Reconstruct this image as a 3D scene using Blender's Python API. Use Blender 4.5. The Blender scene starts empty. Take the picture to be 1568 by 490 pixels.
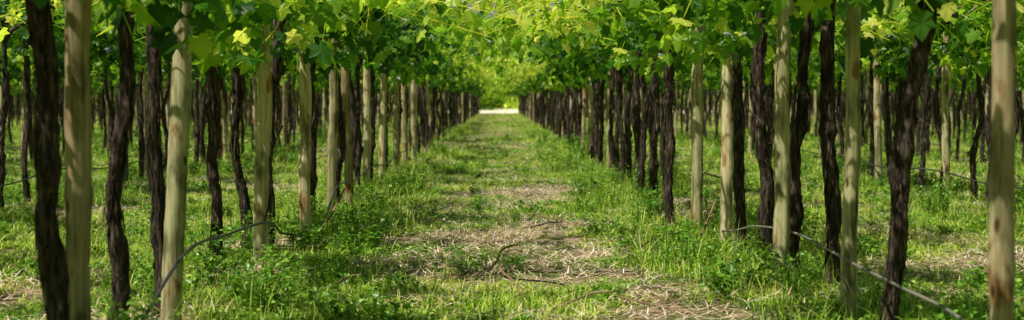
import bpy, math, numpy as np
from mathutils import Vector, noise
rng = np.random.default_rng(7)
sc = bpy.context.scene
COL = sc.collection

# ---------------------------------------------------------------- helpers
def N(nt, t, **kw):
    n = nt.nodes.new(t)
    for k, v in kw.items(): setattr(n, k, v)
    return n
def newmat(name):
    m = bpy.data.materials.new(name); m.use_nodes = True
    m.node_tree.nodes.clear()
    return m, m.node_tree
def ramp(nt, stops):
    r = nt.nodes.new('ShaderNodeValToRGB')
    e = r.color_ramp.elements
    while len(e) < len(stops): e.new(0.5)
    for i, (p, c) in enumerate(stops):
        e[i].position = p; e[i].color = (*c, 1)
    return r
def mesh_obj_data(name, V, F, mat, tint=None, smooth=False):
    me = bpy.data.meshes.new(name)
    V = np.asarray(V, dtype=np.float32)
    F = list(F)
    me.from_pydata(V.tolist(), [], F)
    me.materials.append(mat)
    if tint is not None:
        a = me.attributes.new('tint', 'FLOAT', 'POINT')
        a.data.foreach_set('value', np.asarray(tint, dtype=np.float32))
    if smooth:
        me.polygons.foreach_set('use_smooth', np.ones(len(me.polygons), dtype=bool))
    me.update()
    return me
def add(name, me, loc=(0,0,0), rot=(0,0,0), scl=(1,1,1), parent=None):
    o = bpy.data.objects.new(name, me)
    o.location = loc; o.rotation_euler = rot; o.scale = scl
    if parent is not None: o.parent = parent
    COL.objects.link(o)
    return o
def empty(name):
    o = bpy.data.objects.new(name, None); COL.objects.link(o); return o

# ---------------------------------------------------------------- materials
def leafy(name, stops, transl, tcol_mul, rough=0.45, spec=0.35, rand=0.25):
    m, nt = newmat(name)
    out = N(nt, 'ShaderNodeOutputMaterial')
    at = N(nt, 'ShaderNodeAttribute', attribute_name='tint')
    oi = N(nt, 'ShaderNodeObjectInfo')
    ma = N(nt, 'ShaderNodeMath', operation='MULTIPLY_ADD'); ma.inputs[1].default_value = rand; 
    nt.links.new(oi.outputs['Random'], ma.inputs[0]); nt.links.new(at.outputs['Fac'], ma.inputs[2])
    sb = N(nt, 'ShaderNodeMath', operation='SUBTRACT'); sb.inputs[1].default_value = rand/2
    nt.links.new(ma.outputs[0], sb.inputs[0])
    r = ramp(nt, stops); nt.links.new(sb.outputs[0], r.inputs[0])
    p = N(nt, 'ShaderNodeBsdfPrincipled'); p.inputs['Roughness'].default_value = rough
    p.inputs['Specular IOR Level'].default_value = spec
    nt.links.new(r.outputs[0], p.inputs['Base Color'])
    t = N(nt, 'ShaderNodeBsdfTranslucent')
    mx = N(nt, 'ShaderNodeMix', data_type='RGBA', blend_type='MULTIPLY'); mx.inputs[0].default_value = 1
    nt.links.new(r.outputs[0], mx.inputs[6]); mx.inputs[7].default_value = (*tcol_mul, 1)
    nt.links.new(mx.outputs[2], t.inputs['Color'])
    ms = N(nt, 'ShaderNodeMixShader'); ms.inputs[0].default_value = transl
    nt.links.new(p.outputs[0], ms.inputs[1]); nt.links.new(t.outputs[0], ms.inputs[2])
    nt.links.new(ms.outputs[0], out.inputs[0])
    return m
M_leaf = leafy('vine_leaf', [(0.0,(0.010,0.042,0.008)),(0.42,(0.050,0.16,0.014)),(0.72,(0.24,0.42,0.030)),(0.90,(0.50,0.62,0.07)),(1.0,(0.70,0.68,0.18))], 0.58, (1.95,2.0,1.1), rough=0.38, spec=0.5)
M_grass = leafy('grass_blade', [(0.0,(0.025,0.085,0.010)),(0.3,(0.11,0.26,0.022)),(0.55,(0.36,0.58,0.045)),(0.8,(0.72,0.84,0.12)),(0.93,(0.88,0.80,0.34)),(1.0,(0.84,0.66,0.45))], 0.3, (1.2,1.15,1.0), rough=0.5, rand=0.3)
M_weed = leafy('weed_leaf', [(0.0,(0.025,0.10,0.012)),(0.6,(0.19,0.41,0.03)),(1.0,(0.56,0.72,0.11))], 0.3, (1.4,1.35,1.0), rand=0.3, rough=.4, spec=.5)
M_straw = leafy('dry_straw', [(0.0,(0.24,0.13,0.08)),(0.5,(0.80,0.57,0.42)),(1.0,(0.94,0.83,0.68))], 0.12, (1,1,1), rough=0.7, spec=0.2)

def bark(name, cols, bump=0.8, sc_=(30,30,6)):
    m, nt = newmat(name)
    out = N(nt, 'ShaderNodeOutputMaterial'); p = N(nt, 'ShaderNodeBsdfPrincipled')
    p.inputs['Roughness'].default_value = 0.85; p.inputs['Specular IOR Level'].default_value = 0.2
    tc = N(nt, 'ShaderNodeTexCoord'); mp = N(nt, 'ShaderNodeMapping'); mp.inputs['Scale'].default_value = sc_
    oi = N(nt, 'ShaderNodeObjectInfo')
    nt.links.new(tc.outputs['Object'], mp.inputs[0])
    cb = N(nt, 'ShaderNodeCombineXYZ'); ml = N(nt,'ShaderNodeMath',operation='MULTIPLY'); ml.inputs[1].default_value=50
    nt.links.new(oi.outputs['Random'], ml.inputs[0]); nt.links.new(ml.outputs[0], cb.inputs[0]); nt.links.new(ml.outputs[0], cb.inputs[2])
    nt.links.new(cb.outputs[0], mp.inputs[1])
    n1 = N(nt, 'ShaderNodeTexNoise'); n1.inputs['Scale'].default_value = 1; n1.inputs['Detail'].default_value = 6; n1.inputs['Roughness'].default_value=0.65
    nt.links.new(mp.outputs[0], n1.inputs['Vector'])
    r = ramp(nt, cols); nt.links.new(n1.outputs['Fac'], r.inputs[0])
    nt.links.new(r.outputs[0], p.inputs['Base Color'])
    b = N(nt, 'ShaderNodeBump'); b.inputs['Strength'].default_value = bump; b.inputs['Distance'].default_value = 0.012
    nt.links.new(n1.outputs['Fac'], b.inputs['Height']); nt.links.new(b.outputs[0], p.inputs['Normal'])
    nt.links.new(p.outputs[0], out.inputs[0])
    return m, nt, r, p, tc, oi
M_bark = bark('vine_bark', [(0.3,(0.008,0.006,0.004)),(0.48,(0.032,0.022,0.016)),(0.61,(0.13,0.095,0.068)),(0.75,(0.42,0.33,0.25))], 1.0, (60,60,10))[0]
M_cane = bark('dry_cane', [(0.3,(0.12,0.065,0.035)),(0.6,(0.32,0.20,0.12)),(0.8,(0.50,0.38,0.25))], 0.4, (40,40,20))[0]
M_post, nt, r, p, tc, oi = bark('weathered_wood', [(0.28,(0.16,0.12,0.075)),(0.42,(0.52,0.44,0.30)),(0.6,(0.82,0.74,0.54)),(0.8,(0.92,0.85,0.67))], 0.6, (42,42,2.4))
n2 = N(nt,'ShaderNodeTexNoise'); n2.inputs['Scale'].default_value=5; n2.inputs['Detail'].default_value=4
mp2 = N(nt,'ShaderNodeMapping'); mp2.inputs['Scale'].default_value=(1.6,1.6,0.7)
cb = N(nt,'ShaderNodeCombineXYZ'); ml=N(nt,'ShaderNodeMath',operation='MULTIPLY'); ml.inputs[1].default_value=31
nt.links.new(oi.outputs['Random'], ml.inputs[0]); nt.links.new(ml.outputs[0], cb.inputs[1]); nt.links.new(cb.outputs[0], mp2.inputs[1])
nt.links.new(tc.outputs['Object'], mp2.inputs[0]); nt.links.new(mp2.outputs[0], n2.inputs['Vector'])
r2 = ramp(nt,[(0.34,(0.34,0.37,0.27)),(0.46,(0.85,0.88,0.76)),(0.60,(1,0.95,0.86)),(0.66,(0.55,0.37,0.22))])
nt.links.new(n2.outputs['Fac'], r2.inputs[0])
vo = N(nt,'ShaderNodeTexVoronoi'); vo.inputs['Scale'].default_value=1.0
mp3 = N(nt,'ShaderNodeMapping'); mp3.inputs['Scale'].default_value=(13,13,5)
nt.links.new(cb.outputs[0], mp3.inputs[1]); nt.links.new(tc.outputs['Object'], mp3.inputs[0]); nt.links.new(mp3.outputs[0], vo.inputs['Vector'])
r3 = ramp(nt,[(0.08,(0.20,0.13,0.09)),(0.18,(1,1,1))]); nt.links.new(vo.outputs['Distance'], r3.inputs[0])
rt = ramp(nt,[(0.0,(0.52,0.46,0.38)),(0.35,(0.88,0.86,0.76)),(0.7,(1,0.96,0.87)),(1.0,(0.66,0.71,0.59))]); nt.links.new(oi.outputs['Random'], rt.inputs[0])
m1 = N(nt,'ShaderNodeMix',data_type='RGBA',blend_type='MULTIPLY'); m1.inputs[0].default_value=1
m2 = N(nt,'ShaderNodeMix',data_type='RGBA',blend_type='MULTIPLY'); m2.inputs[0].default_value=1
m3 = N(nt,'ShaderNodeMix',data_type='RGBA',blend_type='MULTIPLY'); m3.inputs[0].default_value=1
nt.links.new(r.outputs[0], m1.inputs[6]); nt.links.new(r2.outputs[0], m1.inputs[7])
nt.links.new(m1.outputs[2], m2.inputs[6]); nt.links.new(r3.outputs[0], m2.inputs[7])
nt.links.new(m2.outputs[2], m3.inputs[6]); nt.links.new(rt.outputs[0], m3.inputs[7])
nt.links.new(m3.outputs[2], p.inputs['Base Color'])

def plain(name, col, rough=0.5, metal=0):
    m, nt = newmat(name); out = N(nt,'ShaderNodeOutputMaterial'); p = N(nt,'ShaderNodeBsdfPrincipled')
    n = N(nt,'ShaderNodeTexNoise'); n.inputs['Scale'].default_value=25
    r = ramp(nt,[(0.3,tuple(c*0.6 for c in col)),(0.7,tuple(min(1,c*1.3) for c in col))])
    nt.links.new(n.outputs['Fac'], r.inputs[0]); nt.links.new(r.outputs[0], p.inputs['Base Color'])
    p.inputs['Roughness'].default_value=rough; p.inputs['Metallic'].default_value=metal
    nt.links.new(p.outputs[0], out.inputs[0]); return m
M_hose = plain('hose_plastic', (0.05,0.048,0.055), 0.45)
M_hose2 = plain('dusty_hose', (0.22,0.20,0.17), 0.7)
M_wire = plain('galvanised_wire', (0.25,0.25,0.25), 0.4, 0.8)

M_ground, nt = newmat('vineyard_soil')
out = N(nt,'ShaderNodeOutputMaterial'); p = N(nt,'ShaderNodeBsdfPrincipled'); p.inputs['Roughness'].default_value=0.95; p.inputs['Specular IOR Level'].default_value=0.1
tc = N(nt,'ShaderNodeTexCoord')
na = N(nt,'ShaderNodeTexNoise'); na.inputs['Scale'].default_value=14; na.inputs['Detail'].default_value=8; na.inputs['Roughness'].default_value=0.7
nb = N(nt,'ShaderNodeTexNoise'); nb.inputs['Scale'].default_value=0.9; nb.inputs['Detail'].default_value=5; nb.inputs['Roughness'].default_value=0.6
nc = N(nt,'ShaderNodeTexNoise'); nc.inputs['Scale'].default_value=60; nc.inputs['Detail'].default_value=5
for n in (na,nb,nc): nt.links.new(tc.outputs['Object'], n.inputs['Vector'])
ra = ramp(nt,[(0.3,(0.08,0.048,0.032)),(0.5,(0.32,0.21,0.145)),(0.68,(0.68,0.49,0.36))]); nt.links.new(na.outputs['Fac'], ra.inputs[0])
rg = ramp(nt,[(0.3,(0.03,0.05,0.01)),(0.7,(0.17,0.24,0.035))]); nt.links.new(nc.outputs['Fac'], rg.inputs[0])
rm = ramp(nt,[(0.38,(0,0,0)),(0.54,(1,1,1))]); nt.links.new(nb.outputs['Fac'], rm.inputs[0])
mx = N(nt,'ShaderNodeMix',data_type='RGBA'); nt.links.new(rm.outputs[0], mx.inputs[0]); nt.links.new(ra.outputs[0], mx.inputs[6]); nt.links.new(rg.outputs[0], mx.inputs[7])
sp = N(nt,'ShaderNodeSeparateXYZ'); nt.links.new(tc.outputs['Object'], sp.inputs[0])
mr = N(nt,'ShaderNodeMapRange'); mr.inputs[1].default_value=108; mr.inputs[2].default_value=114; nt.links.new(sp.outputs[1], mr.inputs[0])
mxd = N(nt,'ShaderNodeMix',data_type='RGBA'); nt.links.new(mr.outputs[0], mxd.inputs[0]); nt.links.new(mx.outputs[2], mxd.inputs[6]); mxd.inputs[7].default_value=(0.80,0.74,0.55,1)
nt.links.new(mxd.outputs[2], p.inputs['Base Color'])
b = N(nt,'ShaderNodeBump'); b.inputs['Distance'].default_value=0.03; b.inputs['Strength'].default_value=0.8
nt.links.new(na.outputs['Fac'], b.inputs['Height']); nt.links.new(b.outputs[0], p.inputs['Normal'])
nt.links.new(p.outputs[0], out.inputs[0])

# ---------------------------------------------------------------- ground
HALF = 1.75; PER = 3.5
YEND = 116.0
def gh(x, y):
    fade = max(0.0, 1 - max(0, math.hypot(x, y) - 60) / 60)
    h = 0.05 * noise.noise(Vector((x*0.7, y*0.5, 3.1))) + 0.02*noise.noise(Vector((x*2.3, y*2.3, 9.0)))
    d = ((x + HALF) % PER); d = min(d, PER - d)
    h += 0.05 * math.exp(-(d/0.35)**2)
    return h * fade + 0.30*min(1.0, max(0.0, (y-116)/22.0))    # slight bank added beyond the headland so pale dirt reads as the end glow
xs = np.concatenate([[-800,-400,-200,-100,-60], np.linspace(-36,-8,60)[:-1], np.linspace(-8,8,110), np.linspace(8,36,60)[1:], [60,100,200,400,800]])
ys = np.concatenate([[-300,-100,-30], np.linspace(-8,30,220), np.linspace(30,140,220)[1:], [160,200,300,500,900,1600]])
V = [(x, y, gh(x, y)) for y in ys for x in xs]
nx = len(xs)
F = [(j*nx+i, j*nx+i+1, (j+1)*nx+i+1, (j+1)*nx+i) for j in range(len(ys)-1) for i in range(nx-1)]
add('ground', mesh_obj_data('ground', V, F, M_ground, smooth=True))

# ---------------------------------------------------------------- tubes
def tube(P, R, sides=12, amp=0.0, fz=4.0, seed=0, cap=True, base=0, nlow=0.0):
    P = np.asarray(P, float); n = len(P)
    T = np.gradient(P, axis=0); T /= np.linalg.norm(T, axis=1)[:, None] + 1e-9
    ref = np.array([1.0, 0.0, 0.0]) if abs(T[0][0]) < 0.8 else np.array([0, 0, 1.0])
    V = []; F = []
    for i in range(n):
        u = ref - T[i]*np.dot(ref, T[i]); u /= np.linalg.norm(u)
        w = np.cross(T[i], u); ref = u
        for s in range(sides):
            a = 2*math.pi*s/sides
            r = R[i]
            if amp > 0:
                c, d = math.cos(a), math.sin(a)
                zz = i*fz/n
                k = noise.noise(Vector((c*2.6+seed, d*2.6, zz))) + 0.6*noise.noise(Vector((c*6+seed, d*6, zz*3)))
                r *= 1 + amp*k
            if nlow > 0:
                r *= 1 + nlow*noise.noise(Vector((seed*1.7, 0.3, i*fz*1.3/n)))
            V.append(P[i] + (u*math.cos(a) + w*math.sin(a))*r)
    for i in range(n-1):
        for s in range(sides):
            t = (s+1) % sides
            F.append((base+i*sides+s, base+i*sides+t, base+(i+1)*sides+t, base+(i+1)*sides+s))
    if cap:
        F.append(tuple(base+s for s in range(sides))[::-1]); F.append(tuple(base+(n-1)*sides+s for s in range(sides)))
    return V, F
def smoothpath(pts, n):
    pts = np.asarray(pts, float)
    m = len(pts); t = np.linspace(0, m-1, n); out = []
    for tt in t:
        i = min(int(tt), m-2); f = tt-i
        p0 = pts[max(i-1,0)]; p1 = pts[i]; p2 = pts[i+1]; p3 = pts[min(i+2,m-1)]
        out.append(0.5*((2*p1)+(-p0+p2)*f+(2*p0-5*p1+4*p2-p3)*f*f+(-p0+3*p1-3*p2+p3)*f**3))
    return np.array(out)

def make_trunk(name, seed, pts, r0=0.052, rings=90, sides=18):
    rg_ = np.random.default_rng(seed)
    P = smoothpath(pts, rings)
    tt = np.linspace(0,1,rings)
    wob = rg_.uniform(.01,.06)
    P[:,0] += np.array([wob*noise.noise(Vector((seed*3.3,0,t*4)))+0.012*noise.noise(Vector((seed*3.3,2,t*16))) for t in tt])*np.minimum(1,tt*6)
    P[:,1] += np.array([0.03*noise.noise(Vector((seed*3.3,5,t*5))) for t in tt])
    R = r0*rg_.uniform(.78,1.12)*(1.0-0.22*tt)+0.014*np.exp(-tt*16)+0.010*np.exp(-((tt-0.93)/0.06)**2)
    for k in range(rg_.integers(1,4)):
        R = R*(1+rg_.uniform(.2,.5)*np.exp(-((tt-rg_.uniform(.1,.95))/0.018)**2))
    V, F = tube(P, R, sides, 0.5, rg_.uniform(5,10), seed*1.37, nlow=0.22)
    V = list(V); F = list(F)
    for k in range(5):
        a = [math.pi/2, -math.pi/2, 0.3, math.pi-0.4, rg_.uniform(0,6)][k] + rg_.normal()*0.3
        L = rg_.uniform(0.5,0.9); s = P[int(rings*rg_.uniform(0.86,0.97))]
        q = [s, s+np.array([math.cos(a)*0.15,math.sin(a)*0.15,0.12]), s+np.array([math.cos(a)*L*0.6,math.sin(a)*L*0.6,0.2]), s+np.array([math.cos(a)*L,math.sin(a)*L,0.22+rg_.normal()*0.05])]
        Q = smoothpath(q, 14)
        v, f = tube(Q, np.linspace(0.026,0.009,14), 7, 0.2, 5, seed+k, base=len(V)); V += v; F += f
    for k in range(220):
        i = int(rg_.uniform(2, rings-10)); a = rg_.uniform(0, 2*math.pi)
        c = np.array([math.cos(a), math.sin(a), 0]); d = np.array([-math.sin(a), math.cos(a), 0])
        L = rg_.uniform(0.04,0.15); w = rg_.uniform(0.002,0.007); o = rg_.uniform(0.003,0.026)
        b0 = P[i]+c*R[i]*1.0; s = 1 if rg_.random()<0.5 else -1
        b1 = b0 + np.array([0,0,s*L*0.6])+c*0.007+d*rg_.normal()*0.008; b2 = b0+np.array([0,0,s*L])+c*o+d*rg_.normal()*0.015
        n0 = len(V); V += [b0-d*w, b0+d*w, b1-d*w, b1+d*w, b2]
        F += [(n0,n0+1,n0+3,n0+2),(n0+2,n0+3,n0+4)]
    return mesh_obj_data(name, V, F, M_bark, smooth=True)

def make_post(name, seed, r=0.056, H=2.12, lean=(0,0)):
    rings = 34; tt = np.linspace(0,1,rings)
    P = np.array([[lean[0]*t+0.03*noise.noise(Vector((seed,1,t*2.5))), lean[1]*t+0.02*noise.noise(Vector((seed,7,t*2.5))), -0.15+t*(H+0.15)] for t in tt])
    R = r*(1.05-0.14*tt)
    for k in range(4):
        z = (noise.noise(Vector((seed*2.1,k*9.7,0)))*0.5+0.5); R = R*(1+0.10*np.exp(-((tt-z)/0.015)**2))
    V, F = tube(P, R, 18, 0.11, 7, seed*2.9, nlow=0.12)
    V = list(V)
    n0 = len(V)-18; top = P[-1]
    ring = [top+(V[n0+s]-top)*0.8+np.array([0,0,0.012]) for s in range(18)]
    F = F[:-1]; b = len(V); V += ring
    for s in range(18):
        t=(s+1)%18; F.append((n0+s,n0+t,b+t,b+s))
    F.append(tuple(b+s for s in range(18)))
    return mesh_obj_data(name, V, F, M_post, smooth=True)

posts = [(-1.66,5.55,0.04,.049),(-1.74,7.5,.10,.052),(-1.66,9.9,.03,.050),(-1.64,12.0,0.0,.050),(-1.70,14.4,.02,.046),(-1.68,15.8,-.03,.048),(-1.68,18.1,0.0,.048),(-1.70,20.6,.02,.048),(-1.66,22.9,0.0,.050),(-1.7,25.2,0.02,.048),(-1.66,27.4,0,.048),
 (1.70,4.80,.01,.040),(1.90,7.65,-.0,.041),(1.72,8.65,.01,.048),(1.84,11.5,.02,.048),(1.70,12.25,.02,.050),(1.80,18.2,0.02,.048),(1.78,23.0,0,.048),(1.76,27.5,0,.048)]
for i,(x,y,l,r) in enumerate(posts):
    add('wooden_post', make_post('wooden_post', 11+i, r, lean=(l, rng.normal()*0.03)), (x,y,gh(x,y)), (0,0,0))
trunks = [(-1.62,5.15,.02,-.03,.046),(-1.90,7.0,.05,.10,.043),(-1.87,7.9,-.03,-.02,.043),(-2.0,10.05,-.02,.03,.046),(-1.97,11.1,-.08,-.06,.038),
 (-1.80,11.0,.03,.11,.042),(-1.73,13.0,-.02,.06,.04),(-1.80,13.6,.02,.03,.036),(-1.72,15.1,.02,-.02,.04),(-1.75,16.7,.02,-.06,.04),(-1.72,17.4,-.03,.03,.036),(-1.75,19.2,.04,.0,.04),(-1.72,21.4,-.02,.0,.04),(-1.72,24.0,.03,.0,.04),(-1.72,26.1,0,.05,.04),
 (1.86,6.75,.05,.14,.046),(2.08,8.8,-.02,-.03,.042),(1.86,8.9,.03,.09,.044),(1.85,9.8,-.08,-.10,.044),(1.84,10.9,-.02,.0,.038),(2.0,12.0,.02,.04,.038),(1.62,13.4,-.02,-.04,.044),
 (1.66,14.3,.03,.08,.036),(1.62,15.3,.07,.03,.042),(1.74,15.9,-.03,.04,.042),(1.68,16.9,.04,.0,.04),(1.72,17.6,.0,.05,.04),(1.75,19.1,-.03,.04,.04),(1.72,20.1,.02,.0,.04),(1.72,21.1,.04,.02,.04),(1.75,22.1,-.02,.0,.04),(1.72,24.1,.0,.03,.04),(1.72,25.2,0,.05,.04),(1.74,26.2,.03,-.05,.04)]
for i,(x,y,m,t,r) in enumerate(trunks):
    yj = rng.normal()*0.04
    pts = [(0,0,-0.1),(m*0.4,0,0.45),(m+rng.normal()*0.01,yj,0.95),((m+t)/2+rng.normal()*0.02,yj*1.3,1.45),(t,yj,2.08)]
    add('grapevine', make_trunk('grapevine', 100+i, pts, r), (x,y,gh(x,y)))

tv = []
for k in range(9):
    a,b_,c = rng.normal(0,.04),rng.normal(0,.06),rng.normal(0,.09)
    tv.append(make_trunk('vine_trunk_mesh', 300+k, [(0,0,-0.1),(a,rng.normal()*.03,.5),(b_,rng.normal()*.05,1.0),((b_+c)/2,rng.normal()*.04,1.5),(c,0,2.05)], rng.uniform(.028,.044), 48, 10))
pv = [make_post('post_mesh', 500+k, rng.uniform(.040,.052)) for k in range(5)]
KR = 9
rows = [(s*(HALF+PER*k), k) for k in range(KR) for s in (-1,1)]
far = empty('distant_vine_rows')
for rx, k in rows:
    y = 28.6 if k == 0 else max(3.0, abs(rx)/0.42 - 9) + rng.uniform(0,1)
    yy = y
    while yy < YEND:
        near = (k == 1 and yy < 26)
        x = rx + rng.normal()*0.07
        add('grapevine' if near else 'trunk', tv[rng.integers(9)], (x,yy,gh(x,yy)), (rng.normal()*.02,rng.normal()*.025,rng.uniform(0,6.28)), (1,1,1), None if near else far)
        yy += rng.uniform(0.6,1.1)
    yy = y + 0.5
    while yy < YEND:
        near = (k == 1 and yy < 26)
        x = rx + rng.normal()*0.05
        add('wooden_post' if near else 'post', pv[rng.integers(5)], (x,yy,gh(x,yy)), (rng.normal()*.015,rng.normal()*.02,rng.uniform(0,6.28)), (1,1,1), None if near else far)
        yy += rng.uniform(2.5,4.2)

# ---------------------------------------------------------------- canopy tiles
half = [(0.22,-0.20),(0.48,-0.06),(0.40,0.16),(0.63,0.46),(0.34,0.50),(0.17,0.80)]
outl = [(0,0)] + half + [(0,1.0)] + [(-x,y) for x,y in half[::-1]]
LV = np.array([(0,0.30,0.03)] + [(x,y,-0.22*abs(x)-0.22*max(0,y-0.3)**2+ (0.04 if i%2 else -0.02)) for i,(x,y) in enumerate(outl)])
nl = len(outl)
LF = np.array([(0,1+i,1+(i+1)%nl) for i in range(nl)])
def rotm(yaw, pitch, roll):
    cy,sy=np.cos(yaw),np.sin(yaw); cp,sp=np.cos(pitch),np.sin(pitch); cr,sr=np.cos(roll),np.sin(roll)
    n=len(yaw); Z=np.zeros(n); O=np.ones(n)
    Rz=np.stack([cy,-sy,Z,sy,cy,Z,Z,Z,O],1).reshape(n,3,3)
    Rx=np.stack([O,Z,Z,Z,cp,-sp,Z,sp,cp],1).reshape(n,3,3)
    Ry=np.stack([cr,Z,sr,Z,O,Z,-sr,Z,cr],1).reshape(n,3,3)
    return Rz@Rx@Ry
def scatter(LV, LF, pos, yaw, pitch, roll, scale):
    R = rotm(yaw,pitch,roll); n=len(pos)
    V = np.einsum('nij,vj->nvi', R, LV)*scale[:,None,None] + pos[:,None,:]
    F = (LF[None]+ (np.arange(n)*len(LV))[:,None,None]).reshape(-1,LF.shape[1])
    return V.reshape(-1,3), F
# the canopy is a set of leafy masses with open sky between them:
# leaves survive only where a ~1 m scale field is high
def canopy_tile(seed, TL=4.0):
    g = np.random.default_rng(seed)
    pos=[]; pit=[]; SV=[]; SF=[]; tint=[]
    def keep(p):
        f = noise.noise(Vector((p[0]*1.05+seed*7.3, p[1]*0.95, seed*1.9))) + 0.25*noise.noise(Vector((p[0]*2.9+seed, p[1]*2.9, 4.0)))
        return f > (0.16 - 0.17*math.exp(-(p[0]/0.6)**2))
    for s in range(95):
        side = g.choice([-1,1]); y0=g.uniform(0,TL); x0=g.normal()*0.15
        L = g.uniform(0.9,2.0); dy=g.normal()*0.5; z0=2.08+g.normal()*0.07
        m = 12; tt=np.linspace(0,1,m)
        arch = g.uniform(0.05,0.75); droop = g.uniform(0.0,0.40)
        P = np.stack([x0+side*L*tt+0.05*np.sin(tt*9+s), y0+dy*tt+0.05*np.sin(tt*7+s*2), z0+arch*np.sin(tt*2.2)-droop*tt**2],1)
        if s%2==0:
            v,f = tube(P, np.linspace(0.0045,0.002,m), 4, base=len(SV)); SV+=v; SF+=f
        nleaf = int(L/0.085)
        for q in range(nleaf):
            t=(q+0.5)/nleaf; p_=np.array([np.interp(t,tt,P[:,c]) for c in range(3)])
            if not keep(p_): continue
            pos.append(p_+g.normal(size=3)*np.array([.05,.05,.09])); pit.append(g.normal(-.9,.45))
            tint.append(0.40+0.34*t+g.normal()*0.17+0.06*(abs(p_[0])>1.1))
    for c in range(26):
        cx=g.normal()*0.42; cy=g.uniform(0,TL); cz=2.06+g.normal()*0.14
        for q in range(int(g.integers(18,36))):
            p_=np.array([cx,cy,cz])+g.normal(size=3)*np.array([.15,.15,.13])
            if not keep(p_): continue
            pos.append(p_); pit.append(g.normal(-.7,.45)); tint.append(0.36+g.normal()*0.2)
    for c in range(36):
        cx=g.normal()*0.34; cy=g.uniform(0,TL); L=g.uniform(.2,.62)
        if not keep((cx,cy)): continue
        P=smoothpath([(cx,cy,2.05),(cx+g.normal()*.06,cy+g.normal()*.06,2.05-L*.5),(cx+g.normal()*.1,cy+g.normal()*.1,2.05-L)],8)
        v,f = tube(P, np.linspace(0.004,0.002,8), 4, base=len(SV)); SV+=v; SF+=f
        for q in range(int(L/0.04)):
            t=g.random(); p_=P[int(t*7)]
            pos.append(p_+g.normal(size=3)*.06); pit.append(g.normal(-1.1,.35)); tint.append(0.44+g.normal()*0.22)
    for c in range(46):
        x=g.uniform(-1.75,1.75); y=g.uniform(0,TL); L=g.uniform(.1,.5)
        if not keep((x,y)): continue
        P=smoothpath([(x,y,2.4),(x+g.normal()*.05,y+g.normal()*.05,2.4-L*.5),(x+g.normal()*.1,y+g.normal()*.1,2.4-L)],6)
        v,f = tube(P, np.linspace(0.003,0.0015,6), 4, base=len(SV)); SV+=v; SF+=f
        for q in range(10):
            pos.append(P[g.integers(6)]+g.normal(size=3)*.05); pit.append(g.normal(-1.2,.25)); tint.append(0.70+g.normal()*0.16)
    for c in range(60):
        x=g.uniform(-1.7,1.7); y=g.uniform(0,TL); a=g.uniform(0,6.28); L=g.uniform(.15,.45)
        P=smoothpath([(x,y,2.15),(x+math.cos(a)*L*.5,y+math.sin(a)*L*.5,2.12-L*.2),(x+math.cos(a+.6)*L,y+math.sin(a+.6)*L,2.1-L*g.uniform(.1,.9))],7)
        v,f = tube(P, np.linspace(0.003,0.0015,7), 3, base=len(SV)); SV+=v; SF+=f
    pos=np.array(pos); n=len(pos)
    pos[:,2]=np.maximum(pos[:,2],1.54)
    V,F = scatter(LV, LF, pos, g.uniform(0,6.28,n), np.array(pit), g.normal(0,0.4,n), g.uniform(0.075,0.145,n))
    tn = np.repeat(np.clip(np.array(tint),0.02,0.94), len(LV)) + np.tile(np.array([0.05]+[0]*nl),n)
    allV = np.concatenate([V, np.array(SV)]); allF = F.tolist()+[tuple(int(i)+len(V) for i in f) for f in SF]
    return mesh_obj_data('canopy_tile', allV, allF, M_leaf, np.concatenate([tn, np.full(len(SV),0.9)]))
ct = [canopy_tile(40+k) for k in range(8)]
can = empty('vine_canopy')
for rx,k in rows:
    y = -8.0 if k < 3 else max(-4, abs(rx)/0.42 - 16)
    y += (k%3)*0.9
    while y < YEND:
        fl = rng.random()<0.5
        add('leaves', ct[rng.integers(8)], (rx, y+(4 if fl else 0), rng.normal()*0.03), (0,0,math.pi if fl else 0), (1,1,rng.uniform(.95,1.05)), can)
        y += 4.0

wires = empty('trellis_wires')
for rx,k in rows[:8]:
    for dx,z in ((0,2.03),(-.8,2.12),(.8,2.12)):
        P=[(rx+dx, -6+ i*3.0, z-0.02*(i%2)) for i in range(40)]
        v,f=tube(P,[0.0018]*40,4); add('wire', mesh_obj_data('wire',v,f,M_wire),parent=wires)

# ---------------------------------------------------------------- drip hoses
def hose(name, pts, r, mat, n=160):
    P=smoothpath(pts,n); v,f=tube(P,[r]*n,8); return add(name, mesh_obj_data(name,v,f,mat,smooth=True))
hose('irrigation_hose', [(-1.45,3.6,.06),(-1.50,5.2,.10),(-1.60,6.3,.24),(-1.63,7.4,.45),(-1.66,8.6,.42),(-1.60,9.84,.39),(-1.66,10.9,.21),(-1.60,11.95,.13),(-1.62,13.2,.15),(-1.64,14.4,.36),(-1.62,16,.33),(-1.62,18,.38),(-1.64,20.5,.30),(-1.62,22.9,.36),(-1.64,27,.3),(-1.66,32,.35),(-1.66,38,.3)], .009, M_hose)
hose('irrigation_hose', [(1.64,3.6,.45),(1.66,4.8,.44),(1.76,5.6,.42),(1.76,6.3,.42),(1.78,7.3,.42),(1.80,8.5,.43),(1.76,9.6,.38),(1.76,10.6,.26),(1.80,11.4,.18),(1.84,12.2,.10),(1.85,13.4,.06),(1.85,18,.06)], .007, M_hose2)
for s in (-1,1):
    P=[(s*5.2+rng.normal()*.05, 6+i*2.2, .36+(.04 if i%2 else -.03)+rng.normal()*.02) for i in range(16)]
    hose('irrigation_hose', P, .009, M_hose)
hose('dry_cane', [(-1.50,9.85,1.06),(-1.58,9.8,.85),(-1.57,9.78,.6),(-1.63,9.8,.38)], .007, M_bark, 30)
hose('dry_cane', [(-1.58,12.3,.08),(-1.50,12.6,.2),(-1.42,13.0,.42)], .011, M_cane, 20)
hose('dry_cane', [(1.42,10.7,.03),(1.62,11.2,.22),(1.80,11.8,.40)], .011, M_cane, 20)
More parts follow.
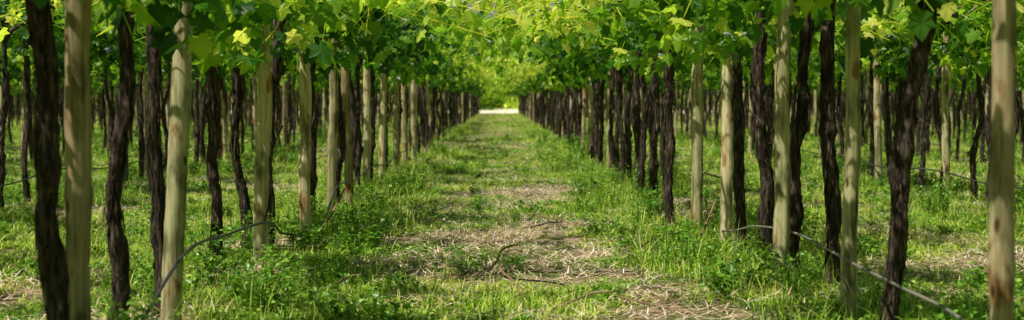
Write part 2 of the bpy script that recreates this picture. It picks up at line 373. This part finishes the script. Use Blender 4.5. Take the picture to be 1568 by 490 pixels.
hose('dry_cane', [(1.62,11.3,.66),(1.74,11.4,.62),(1.84,11.6,.60)], .008, M_cane, 20)
def stick(x,y,L,a,lift,r):
    c,s=math.cos(a),math.sin(a); z=gh(x,y)+.02
    pts=[(x,y,z),(x+c*L*.35,y+s*L*.35,z+lift*.4+rng.normal()*.01),(x+c*L*.7-s*.06,y+s*L*.7+c*.06,z+lift*.9),(x+c*L-s*.02,y+s*L,z+lift*1.1)]
    hose('fallen_cane', pts, r, M_cane if rng.random()<.7 else M_bark, 16)
for a in [(-.12,9.9,.5,1.0,.16,.008),(.12,9.0,.35,1.8,.12,.008),(.85,9.8,.8,.4,.07,.006),(.75,8.6,.4,.8,.03,.006),(.2,13.2,.4,.2,.05,.006),(.7,13.4,.5,2.6,.08,.006),(-.5,14.5,.4,.4,.03,.005),(.4,16,.5,.2,.03,.006),(1.0,9.1,.5,-.2,.06,.006),(.9,11.2,.6,.3,.16,.006),(1.1,8.1,.5,2.4,.05,.006),(-1.2,9.0,.4,.5,.08,.005),(.5,9.2,.5,2.9,.06,.006),(.3,8.3,.4,.3,.08,.006)]:
    stick(*a)

# ---------------------------------------------------------------- grass
BL = np.array([(-.5,0,0),(.5,0,0),(-.42,.0,.45),(.42,.0,.45),(-.25,.0,.8),(.25,0,.8),(0,0,1.0)],float)
def blades(g, n, size, hmin, hmax, w, lean, tmean, tsd, flat=False):
    if flat: pos = g.normal(0,size/3,(n,2))
    else: pos = g.uniform(-size/2,size/2,(n,2))
    yaw=g.uniform(0,6.28,n); h=g.uniform(hmin,hmax,n)
    ln = np.abs(g.normal(lean,lean*.6,n)); W = w*g.uniform(.6,1.3,n)
    V=np.zeros((n,7,3)); b=BL
    lx = b[None,:,0]*W[:,None]; zz=b[None,:,2]*h[:,None]
    off = (b[None,:,2]**2)*ln[:,None]*h[:,None]
    if flat: zz = 0.01+ g.uniform(0,.04,n)[:,None]*np.ones((1,7)) + b[None,:,2]*g.normal(0,.02,n)[:,None]; off = b[None,:,2]*h[:,None]
    else: zz = zz*(1-0.35*np.minimum(1,ln)[:,None]*b[None,:,2])
    c=np.cos(yaw)[:,None]; s=np.sin(yaw)[:,None]
    V[:,:,0]=pos[:,0:1]+lx*c-off*s; V[:,:,1]=pos[:,1:2]+lx*s+off*c; V[:,:,2]=zz-(0 if flat else .01)
    F0=[(0,1,3,2),(2,3,5,4),(4,5,6)]
    F=[tuple(int(i)+k*7 for i in f) for k in range(n) for f in F0]
    t=np.repeat(g.normal(tmean,tsd,n),7)
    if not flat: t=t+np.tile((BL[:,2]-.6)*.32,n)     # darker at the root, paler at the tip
    return V.reshape(-1,3),F,np.clip(t,.02,.98)
def merge(parts, name, mat):
    V=[];F=[];T=[];b=0
    for v,f,t in parts:
        V.append(v); F+= [tuple(i+b for i in q) for q in f]; T.append(t); b+=len(v)
    return mesh_obj_data(name, np.concatenate(V), F, mat, np.concatenate(T))
S=0.62
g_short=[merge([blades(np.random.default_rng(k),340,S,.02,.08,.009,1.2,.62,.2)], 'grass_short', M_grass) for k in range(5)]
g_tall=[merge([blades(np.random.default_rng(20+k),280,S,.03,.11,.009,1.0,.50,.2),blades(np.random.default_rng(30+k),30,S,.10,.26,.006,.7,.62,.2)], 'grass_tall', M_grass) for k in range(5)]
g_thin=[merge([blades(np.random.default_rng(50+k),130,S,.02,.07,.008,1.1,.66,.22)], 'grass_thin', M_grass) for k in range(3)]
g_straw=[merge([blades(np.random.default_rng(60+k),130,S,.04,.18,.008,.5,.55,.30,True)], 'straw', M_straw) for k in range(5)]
WL = np.array([(0,0,0),(.3,.35,.06),(.28,.7,.04),(0,1,-.1),(-.28,.7,.04),(-.3,.35,.06),(0,.5,-.02)],float)
WF = np.array([(6,0,1),(6,1,2),(6,2,3),(6,3,4),(6,4,5),(6,5,0)])
def weed(seed, H, n, rad, ls):
    g=np.random.default_rng(seed); pos=[]; 
    SV=[];SF=[]
    for s in range(max(4,n//14)):
        a=g.uniform(0,6.28); r=rad*math.sqrt(g.random()); h=H*g.uniform(.5,1)
        b=np.array([math.cos(a)*r*.5,math.sin(a)*r*.5,0]); e=np.array([math.cos(a)*r,math.sin(a)*r,h])
        P=smoothpath([b,(b+e)/2+g.normal(size=3)*.015,e],6); v,f=tube(P,np.linspace(.003,.0012,6),3,base=len(SV)); SV+=v;SF+=f
        for q in range(14): 
            t=g.uniform(.15,1); pos.append(b+(e-b)*t+g.normal(size=3)*.012)
    pos=np.array(pos); m=len(pos)
    V,F=scatter(WL,WF,pos,g.uniform(0,6.28,m),g.normal(.15,.45,m),g.normal(0,.3,m),ls*g.uniform(.6,1.3,m))
    t=np.repeat(np.clip(g.normal(.5,.2,m),0,1),7)
    return mesh_obj_data('weed', np.concatenate([V,np.array(SV)]), F.tolist()+[tuple(int(i)+len(V) for i in f) for f in SF], M_weed, np.concatenate([t,np.full(len(SV),.6)]))
weeds=[weed(1,.10,200,.20,.035),weed(2,.13,220,.22,.038),weed(3,.18,240,.2,.042),weed(4,.32,300,.18,.037),weed(5,.07,220,.26,.034),weed(6,.14,240,.25,.034)]
gr = empty('grass'); wd = empty('weeds'); st = empty('straw_litter')
def dens(x,y):
    return noise.noise(Vector((x*.8,y*.45,1.7)))+.6*noise.noise(Vector((x*2.1,y*1.5,4.4)))
straw_spots=[(.15,13.2,.6,1.3),(.9,9.7,.55,.9),(1.15,8.2,.45,.7),(.5,12.2,.4,.9),(-.1,11.8,.3,.6),(.4,17.0,.4,1.4),(4.4,10.5,.8,1.2),(-3.6,8.8,.6,1.0),(.6,11.0,.35,.6),(-.75,10.6,.3,.5)]
def strawf(x,y):
    s=0
    for a,b_,c,d in straw_spots: s=max(s, math.exp(-((x-a)/c)**2-((y-b_)/d)**2))
    return s
def place(y0,y1,cell,sc_):
    y=y0
    while y<y1:
        w=min(.42*y+2.2, 34); x=-w
        while x<w:
            px=x+rng.uniform(-.5,.5)*cell; py=y+rng.uniform(-.5,.5)*cell
            x+=cell
            d=dens(px,py); s=strawf(px,py)-.6*d+.15*math.exp(-((px-.2)/.55)**2)
            rd=((px+HALF)%PER); rd=min(rd,PER-rd)
            z=gh(px,py); rot=(0,0,rng.uniform(0,6.28))
            k=rng.uniform(.85,1.2)
            centre = rd>0.75
            if s>.42+rng.normal()*.17:
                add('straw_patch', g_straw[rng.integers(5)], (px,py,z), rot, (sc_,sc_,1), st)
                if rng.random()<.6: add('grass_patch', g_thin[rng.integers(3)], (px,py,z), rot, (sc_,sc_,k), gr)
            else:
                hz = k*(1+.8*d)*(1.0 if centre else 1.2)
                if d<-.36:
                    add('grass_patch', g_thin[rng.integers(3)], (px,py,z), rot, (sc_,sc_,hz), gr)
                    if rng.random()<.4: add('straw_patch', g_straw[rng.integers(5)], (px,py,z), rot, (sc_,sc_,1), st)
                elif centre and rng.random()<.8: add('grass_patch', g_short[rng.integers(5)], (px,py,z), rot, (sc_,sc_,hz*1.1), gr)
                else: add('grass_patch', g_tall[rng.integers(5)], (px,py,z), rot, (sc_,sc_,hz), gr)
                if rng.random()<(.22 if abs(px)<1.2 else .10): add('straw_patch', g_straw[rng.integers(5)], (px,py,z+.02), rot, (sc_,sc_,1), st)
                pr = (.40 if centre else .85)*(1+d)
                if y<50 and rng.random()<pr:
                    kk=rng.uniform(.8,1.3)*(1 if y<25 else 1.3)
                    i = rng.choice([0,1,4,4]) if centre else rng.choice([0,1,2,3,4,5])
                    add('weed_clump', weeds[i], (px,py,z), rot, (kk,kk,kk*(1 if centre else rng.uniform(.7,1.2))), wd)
        y+=cell
place(2.5,24,.42,1.0)
place(24,58,.8,1.7)
place(58,109,1.7,3.2)
for x,y,i,k in [(1.35,10.3,3,1.1),(1.45,9.8,3,.9),(1.2,10.6,5,1.1),(-1.1,9.3,3,.8),(-1.3,8.6,3,.9),(-.95,8.2,5,1.2),(-.7,7.9,5,1.2),(-1.2,7.9,2,1.1),(-1.5,8.9,3,1),(1.4,13.8,3,1.1),(-1.35,12.6,3,1),(-1.3,13.8,2,1.2),(1.5,11.8,2,1.1)]:
    add('weed_clump', weeds[i], (x,y,gh(x,y)), (0,0,x*9+y), (k,k,k), wd)

# distant tree line closing the view behind and beside the vineyard
tl = empty('distant_tree_line')
def clump(x,y):
    s=rng.uniform(2.2,3.4)
    for q in range(3):
        add('foliage', ct[rng.integers(8)], (x+rng.normal(),y+rng.normal()*1.5,-2.0*s+0.9+gh(x,y)+q*1.7), (rng.uniform(-.6,.6),rng.uniform(-.6,.6),rng.uniform(0,6.28)), (s*.8,s*.5,s), tl)
for lay in range(4):
    x=-60
    while x<60:
        clump(x, (129 if abs(x)>5 else 138)+lay*4); x+=2.4
for s in (-1,1):
    for lay in range(3):
        y=66
        while y<132: clump(s*(36+lay*4), y); y+=3

# ---------------------------------------------------------------- light
elev=math.radians(60)
sx,sy=-0.80,-0.60       # horizontal direction towards the sun (left, slightly behind)
w=bpy.data.worlds.new('World'); sc.world=w; w.use_nodes=True
nt=w.node_tree; bg=nt.nodes['Background']
sky=nt.nodes.new('ShaderNodeTexSky'); sky.sky_type='NISHITA'; sky.sun_disc=False
sky.sun_elevation=elev; sky.sun_rotation=math.atan2(sx,sy)
nt.links.new(sky.outputs[0],bg.inputs['Color']); bg.inputs['Strength'].default_value=0.05
L=bpy.data.lights.new('sun','SUN'); L.energy=5; L.angle=math.radians(.5); L.color=(1,.96,.84)
lo=bpy.data.objects.new('sun',L); COL.objects.link(lo)
d=Vector((-sx*math.cos(elev),-sy*math.cos(elev),-math.sin(elev)))
lo.rotation_euler=d.to_track_quat('-Z','Y').to_euler(); lo.location=(0,0,20)

# ---------------------------------------------------------------- camera
cam=bpy.data.cameras.new('camera'); co=bpy.data.objects.new('camera',cam); COL.objects.link(co)
cam.lens=50; cam.sensor_width=36; cam.clip_end=3000
co.location=(0,0,1.25)
co.rotation_euler=(math.radians(90-2.5),0,math.radians(-.5))
cam.dof.use_dof=True; cam.dof.focus_distance=11; cam.dof.aperture_fstop=2.5
sc.camera=co
sc.view_settings.view_transform='Standard'; sc.view_settings.look='None'; sc.view_settings.exposure=0
print('objects', len(bpy.data.objects))
